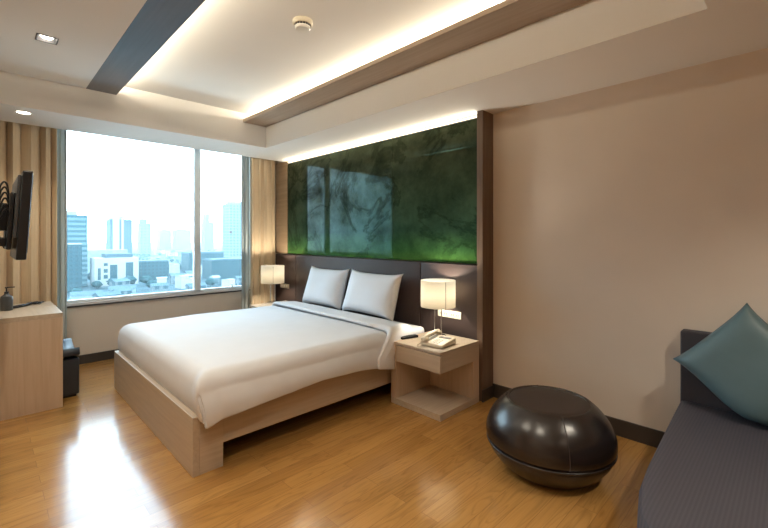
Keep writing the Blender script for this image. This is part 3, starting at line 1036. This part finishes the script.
mt = Matrix.Translation((5.008, -0.215, 0.628)) @ Matrix.Rotation(R(-6), 4, 'Z') @ Matrix.Rotation(R(-9), 4, 'X') @ Matrix.Rotation(R(41), 4, 'Y')
bm = pillow_mesh(0.49, 0.475, 0.15, 9.0, pinch=0.055)
t2 = bmesh.new(); merge(t2, bm, mt)
for v in t2.verts:                                   # the lowest corner is pressed into the seat
    if v.co.z < 0.46:
        d = 0.46 - v.co.z
        v.co.z = 0.46 - 0.082 * (1 - math.exp(-d / 0.082))
        v.co.x += 0.25 * d * (1 if v.co.x > 5.0 else -0.2)
o = obj('scatter_cushion', t2, 'teal', smooth='all', loc=(5.005, -0.215, 0.655))
tag(o, 'teal satin square cushion standing on one corner on the daybed', 'cushion')

# ------------------------------------------------------------------ ceiling fittings
t = thing('smoke_detector', 'round cream smoke detector on the raised ceiling', 'smoke detector', (3.01, -1.562, H_T))
bm = bmesh.new(); lathe(bm, [(0, 0), (.062, 0), (.062, -.018), (.056, -.026), (0, -.026)], (3.010, -1.562, H_T), 40)
obj('mounting_base', bm, 'ivory', t, smooth=True)
bm = bmesh.new()
for k in range(16):
    a = 2 * math.pi * k / 16
    bx(bm, 3.010 + .045 * math.cos(a) - .004, 3.010 + .045 * math.cos(a) + .004, -1.562 + .045 * math.sin(a) - .004, -1.562 + .045 * math.sin(a) + .004, H_T - .036, H_T - .026, bev=0)
obj('sensor_grille', bm, 'grey_plastic', t)
bm = bmesh.new(); lathe(bm, [(0, -.036), (.048, -.036), (.048, -.044), (.040, -.051), (0, -.053)], (3.010, -1.562, H_T), 40)
obj('sensor_cap', bm, 'white_plastic', t, smooth=True)

def square_dl(DLX, label, power):
    t = thing('square_downlight', label, 'ceiling light', (DLX, DLY, H_C))
    bm = bmesh.new()
    h = DLH
    bx(bm, DLX - h, DLX - h + .008, DLY - h, DLY + h, H_C - .004, H_C + .07, bev=0.001)
    bx(bm, DLX + h - .008, DLX + h, DLY - h, DLY + h, H_C - .004, H_C + .07, bev=0.001)
    bx(bm, DLX - h + .0081, DLX + h - .0081, DLY - h, DLY - h + .008, H_C - .004, H_C + .07, bev=0.001)
    bx(bm, DLX - h + .0081, DLX + h - .0081, DLY + h - .008, DLY + h, H_C - .004, H_C + .07, bev=0.001)
    obj('trim_frame', bm, 'grey_plastic', t)
    bm = bmesh.new(); lathe(bm, [(0, .010), (.030, .008), (.034, .014), (.030, .05), (0, .055)], (DLX, DLY, H_C), 28)
    obj('lens', bm, 'lamp_glass', t, smooth='all')
    spot_light('downlight_beam', (DLX, DLY, H_C - 0.012), power, WARM2)
for x_, lab, pw in zip(DLXS, ('square recessed downlight in the lowered ceiling by the window', 'square recessed downlight out of view above the open floor', 'square recessed downlight out of view nearest the viewpoint'), (30, 50, 50)):
    square_dl(x_, lab, pw)

def round_dl(x, y, z, label, power, rad=0.055):
    t = thing('round_downlight', label, 'ceiling light', (x, y, z))
    bm = bmesh.new(); lathe(bm, [(rad - .012, -.001), (rad, -.001), (rad + .006, -.004), (rad, -.008), (rad - .012, -.004), (rad - .012, -.001)], (x, y, z), 36)
    obj('rim', bm, 'white_plastic', t, smooth=True)
    bm = bmesh.new(); lathe(bm, [(0, -.003), (rad - .013, -.003), (rad - .013, -.001), (0, -.001)], (x, y, z), 36)
    obj('lens', bm, 'lamp_glass', t)
    spot_light('downlight_beam', (x, y, z - 0.012), power, WARM2, rad=0.045)
round_dl(0.79, -2.745, H_S, 'round downlight in the dropped band above the left curtain', 25)
for k, (x, y) in enumerate(((5.7, -1.1), (6.6, -2.6), (5.6, -3.6), (4.3, -4.2))):  # unseen downlights added as warm fill for the bed side and right wall
    round_dl(x, y, H_S if x > XS else H_C, ('added round fill light over the daybed', 'added round fill light near the far end wall', 'added round fill light behind the viewpoint', 'added round fill light by the front wall')[k], 88)

# ------------------------------------------------------------------ the city outside
GZ = -48.7
def pal(name, col, ww, hh, glassc, frac=0.55, horiz=False):
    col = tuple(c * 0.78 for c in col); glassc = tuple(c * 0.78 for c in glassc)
    m, nt, b = new_mat(name)
    t_ = N(nt, 'ShaderNodeTexCoord'); s_ = N(nt, 'ShaderNodeSeparateXYZ')
    nt.links.new(t_.outputs['Object'], s_.inputs[0])
    def band(sock, per, fr):
        d_ = N(nt, 'ShaderNodeMath', operation='DIVIDE'); d_.inputs[1].default_value = per
        f_ = N(nt, 'ShaderNodeMath', operation='FRACT'); g_ = N(nt, 'ShaderNodeMath', operation='LESS_THAN'); g_.inputs[1].default_value = fr
        nt.links.new(sock, d_.inputs[0]); nt.links.new(d_.outputs[0], f_.inputs[0]); nt.links.new(f_.outputs[0], g_.inputs[0])
        return g_.outputs[0]
    ad = N(nt, 'ShaderNodeMath', operation='ADD'); nt.links.new(s_.outputs['X'], ad.inputs[0]); nt.links.new(s_.outputs['Y'], ad.inputs[1])
    a = band(s_.outputs['Z'], hh, frac)
    if horiz:
        fac = a
    else:
        c = band(ad.outputs[0], ww, frac)
        mu = N(nt, 'ShaderNodeMath', operation='MULTIPLY'); nt.links.new(a, mu.inputs[0]); nt.links.new(c, mu.inputs[1]); fac = mu.outputs[0]
    mi = N(nt, 'ShaderNodeMix', data_type='RGBA'); nt.links.new(fac, mi.inputs[0])
    mi.inputs[6].default_value = (*col, 1); mi.inputs[7].default_value = (*glassc, 1)
    nt.links.new(mi.outputs[2], b.inputs['Base Color'])
    b.inputs['Roughness'].default_value = 0.7
    b.inputs['Specular IOR Level'].default_value = 0.2
    return m
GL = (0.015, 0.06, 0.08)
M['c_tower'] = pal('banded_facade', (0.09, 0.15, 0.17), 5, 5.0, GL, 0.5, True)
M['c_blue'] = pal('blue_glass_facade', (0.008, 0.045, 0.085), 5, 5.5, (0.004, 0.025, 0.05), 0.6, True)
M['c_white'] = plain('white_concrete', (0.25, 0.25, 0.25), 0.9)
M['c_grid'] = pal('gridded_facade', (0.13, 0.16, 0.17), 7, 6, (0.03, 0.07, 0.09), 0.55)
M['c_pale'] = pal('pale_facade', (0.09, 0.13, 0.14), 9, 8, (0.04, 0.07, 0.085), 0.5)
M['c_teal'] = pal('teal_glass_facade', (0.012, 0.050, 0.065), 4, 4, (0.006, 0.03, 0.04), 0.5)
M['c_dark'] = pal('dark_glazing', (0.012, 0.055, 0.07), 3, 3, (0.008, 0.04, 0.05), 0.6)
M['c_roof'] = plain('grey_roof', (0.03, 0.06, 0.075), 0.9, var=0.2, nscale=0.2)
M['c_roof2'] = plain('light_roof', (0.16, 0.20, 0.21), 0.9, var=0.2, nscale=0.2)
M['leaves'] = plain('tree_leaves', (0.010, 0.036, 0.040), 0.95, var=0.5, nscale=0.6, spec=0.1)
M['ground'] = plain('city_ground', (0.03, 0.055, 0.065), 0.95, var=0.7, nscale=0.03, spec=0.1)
o = obj('city_ground', box(-4500, -60, -900, 3200, GZ - 1, GZ, bev=0), 'ground'); o['kind'] = 'structure'; o['label'] = 'hazy ground of the city'

def tower(label, X, y0, y1, top, depth, mat, parts=()):
    t = thing('tower_block', label, 'building', (X - depth / 2, (y0 + y1) / 2, GZ))
    obj('facade', box(X - depth, X, y0, y1, GZ, top, bev=0), mat, t)
    for nm, a, mt_ in parts:
        obj(nm, box(*a, bev=0), mt_, t)
    return t
tower('banded pale tower at the left edge of the window view', -508, 50, 74, 24, 20, 'c_tower',
      (('roof_block', (-526, -512, 52, 66, 24.05, 28), 'c_roof2'),))
tower('lower teal glass block in front of the banded left tower', -452, 46, 61.5, -5, 18, 'c_teal',
      (('roof_slab', (-470, -452, 46, 61.5, -4.95, -4), 'c_white'),))
tower('blue glass tower with a white central shaft', -985, 184, 223, 39, 40, 'c_blue',
      (('shaft', (-984.9, -981, 188, 199, GZ, 43), 'c_white'), ('shaft', (-984.9, -982, 203, 207, GZ, 42), 'c_white'), ('crown', (-1020, -987, 188, 210, 39.05, 45), 'c_roof2')))
tower('slim pale tower right of the blue glass tower', -1246, 302, 328, 40, 26, 'c_pale',
      (('roof_block', (-1262, -1249, 303, 318, 40.05, 52), 'c_pale'), ('mast', (-1256, -1254, 309, 311, 52.05, 64), 'c_roof2')))
tower('left one of the two small squat towers on the skyline', -1785, 503, 545, 31, 40, 'c_pale', (('roof_block', (-1810, -1790, 515, 530, 31.05, 36), 'c_pale'),))
tower('right one of the two small squat towers on the skyline', -1741, 548, 606, 32, 40, 'c_pale', (('roof_block', (-1770, -1750, 565, 590, 32.05, 36), 'c_pale'),))
tower('grey stepped tower just right of the window mullion', -1434, 545, 575, 55, 30, 'c_pale', (('upper_tower', (-1460, -1438, 548, 562, 55.05, 84), 'c_pale'),))
tower('large white gridded apartment tower at the right of the window', -819, 361, 412, 72, 35, 'c_grid',
      (('roof_block', (-850, -825, 368, 396, 72.05, 77), 'c_roof2'), ('plant_room', (-850, -840, 395, 405, 72.05, 79), 'c_white')))
# white office with dark openings
t = thing('white_office', 'white office building with dark openings in front of the blue tower', 'building', (-505, 97, GZ))
obj('facade', box(-520, -494, 78, 117, GZ, -20, bev=0), 'c_white', t)
obj('roof_slab', box(-520, -500, 88, 113, -19.95, -16, bev=0), 'c_roof', t)
for y0, y1, z0, z1 in ((80.5, 83, -42, -30), (85.5, 89, -41, -37), (85.5, 89, -35, -31), (85.5, 89, -28, -25), (91, 97.5, -46, -27), (105, 112, -40, -25)):
    obj('window', box(-494.3, -493.7, y0, y1, z0, z1, bev=0), 'c_dark', t)
tower('pale grey podium block behind the white office', -590, 84, 128, -14, 20, 'c_roof2')
tower('dark teal glazed block right of the white office', -520, 120, 155, -27, 25, 'c_teal', (('roof_slab', (-545, -521, 121, 154, -26.95, -25.5), 'c_roof'),))
tower('broad teal mid-rise behind the mullion', -600, 205, 255, -22, 30, 'c_teal', (('roof_slab', (-630, -600, 205, 255, -21.95, -20), 'c_roof'),))
tower('wide dark teal block under the gridded tower', -480, 190, 262, -26, 30, 'c_teal', (('roof_slab', (-510, -482, 192, 240, -25.95, -25), 'c_roof'),))

# low houses and trees between them: a few shapes, copied
def house_src(k):
    w_, d_, h_ = ((9, 7, 6.5), (14, 9, 9), (8, 12, 13), (18, 10, 5.5))[k]
    bm = box(-d_ / 2, d_ / 2, -w_ / 2, w_ / 2, 0, h_, bev=0)
    t = obj('low_house', bm, ('c_pale', 'c_grid', 'c_white', 'c_roof2')[k])
    bm = bmesh.new()
    rdg = h_ + (2.4 if k != 2 else 0.8)
    v_ = [bm.verts.new(p) for p in ((-d_ / 2 - .5, -w_ / 2 - .5, h_ + .02), (d_ / 2 + .5, -w_ / 2 - .5, h_ + .02), (d_ / 2 + .5, w_ / 2 + .5, h_ + .02), (-d_ / 2 - .5, w_ / 2 + .5, h_ + .02), (0, -w_ / 2 - .5, rdg), (0, w_ / 2 + .5, rdg))]
    for f in ((0, 1, 2, 3), (0, 4, 1), (1, 4, 5, 2), (2, 5, 3), (3, 5, 4, 0)):
        bm.faces.new([v_[i] for i in f])
    bmesh.ops.recalc_face_normals(bm, faces=bm.faces)
    r = obj('roof', bm, 'c_roof' if k % 2 else 'c_roof2', t)
    return t
srcs = [house_src(k) for k in range(4)]
used = [False] * 4
rnd = random.Random(21)
solids = [(-485, -462, 70, 135), (-530, -494, 46, 120), (-545, -515, 115, 158), (-635, -595, 200, 260), (-515, -475, 186, 266), (-615, -565, 80, 132), (-475, -448, 42, 66), (-1030, -975, 170, 230), (-860, -812, 340, 415), (-1270, -1240, 290, 330), (-1465, -1430, 540, 580)]
def free(x, y, r_=10):
    return all(not (a - r_ < x < b_ + r_ and c - r_ < y < d_ + r_) for a, b_, c, d_ in solids)
spots = []
while len(spots) < 275:
    X_ = -340 - 1050 * rnd.random() ** 1.3
    tt = rnd.uniform(0.0, 0.58)
    Y_ = -X_ * tt + rnd.uniform(-4, 4)
    if free(X_, Y_) and all((X_ - a) ** 2 + (Y_ - b_) ** 2 > 23 ** 2 for a, b_ in spots):
        spots.append((X_, Y_))
for i, (x, y) in enumerate(spots[:205]):
    k = i % 4
    s = srcs[k]
    if used[k]:
        c = s.copy(); COL.objects.link(c)
        for ch in s.children:
            q = ch.copy(); COL.objects.link(q); q.parent = c
    else:
        c = s; used[k] = True
    c.location = (x, y, GZ); c.rotation_euler = (0, 0, rnd.uniform(-0.5, 0.5)); sc_ = rnd.uniform(0.8, 1.1); c.scale = (sc_, sc_, sc_)
    tag(c, 'small pitched-roof building among the low roofs of the hazy city', 'building', 'low houses of the hazy city')
# trees
def crown(seed, r_):
    bm = bmesh.new()
    bmesh.ops.create_icosphere(bm, subdivisions=3, radius=r_)
    for v in bm.verts:
        n_ = noise.noise(v.co * (2.2 / r_) + Vector((seed, 0, 0))) * 0.35 + noise.noise(v.co * (6 / r_) + Vector((0, seed, 0))) * 0.16
        v.co *= 1 + n_
        v.co.z = v.co.z * 0.75 + r_ * 1.15
    return bm
tsrc = []
for k in range(3):
    bm = crown(k * 3.3 + 1, 6)
    t = obj('city_tree', bm, 'leaves', smooth='all')
    obj('trunk', tube(bmesh.new(), [(0, 0, 0), (0, 0, 4.5)], 0.6, 8), 'c_roof', t)
    tsrc.append(t)
used = [False] * 3
for i, (x, y) in enumerate(spots[205:] + [(-472, 76), (-474, 90), (-473, 104), (-472, 119)]):
    k = i % 3
    s = tsrc[k]
    if used[k]:
        c = s.copy(); COL.objects.link(c)
        for ch in s.children:
            q = ch.copy(); COL.objects.link(q); q.parent = c
    else:
        c = s; used[k] = True
    c.location = (x, y, GZ); c.rotation_euler = (0, 0, rnd.uniform(0, 6)); sc_ = rnd.uniform(0.6, 1.0); c.scale = (sc_, sc_, sc_)
    tag(c, 'dark green street tree among the low roofs of the hazy city', 'tree', 'street trees of the hazy city')

# haze over the city
m = bpy.data.materials.new('city_haze'); m.use_nodes = True
nt = m.node_tree; nt.nodes.clear()
o_ = N(nt, 'ShaderNodeOutputMaterial'); v_ = N(nt, 'ShaderNodeVolumeScatter')
v_.inputs['Color'].default_value = (0.74, 0.93, 0.98, 1)
v_.inputs['Density'].default_value = 0.00021
v_.inputs['Anisotropy'].default_value = 0.0
nt.links.new(v_.outputs[0], o_.inputs['Volume'])
hz = obj('city_haze', box(-4400, -150, -850, 3100, GZ + 0.1, 160, bev=0), m)
tag(hz, 'pale bluish haze hanging over the city', 'haze', kind='stuff')
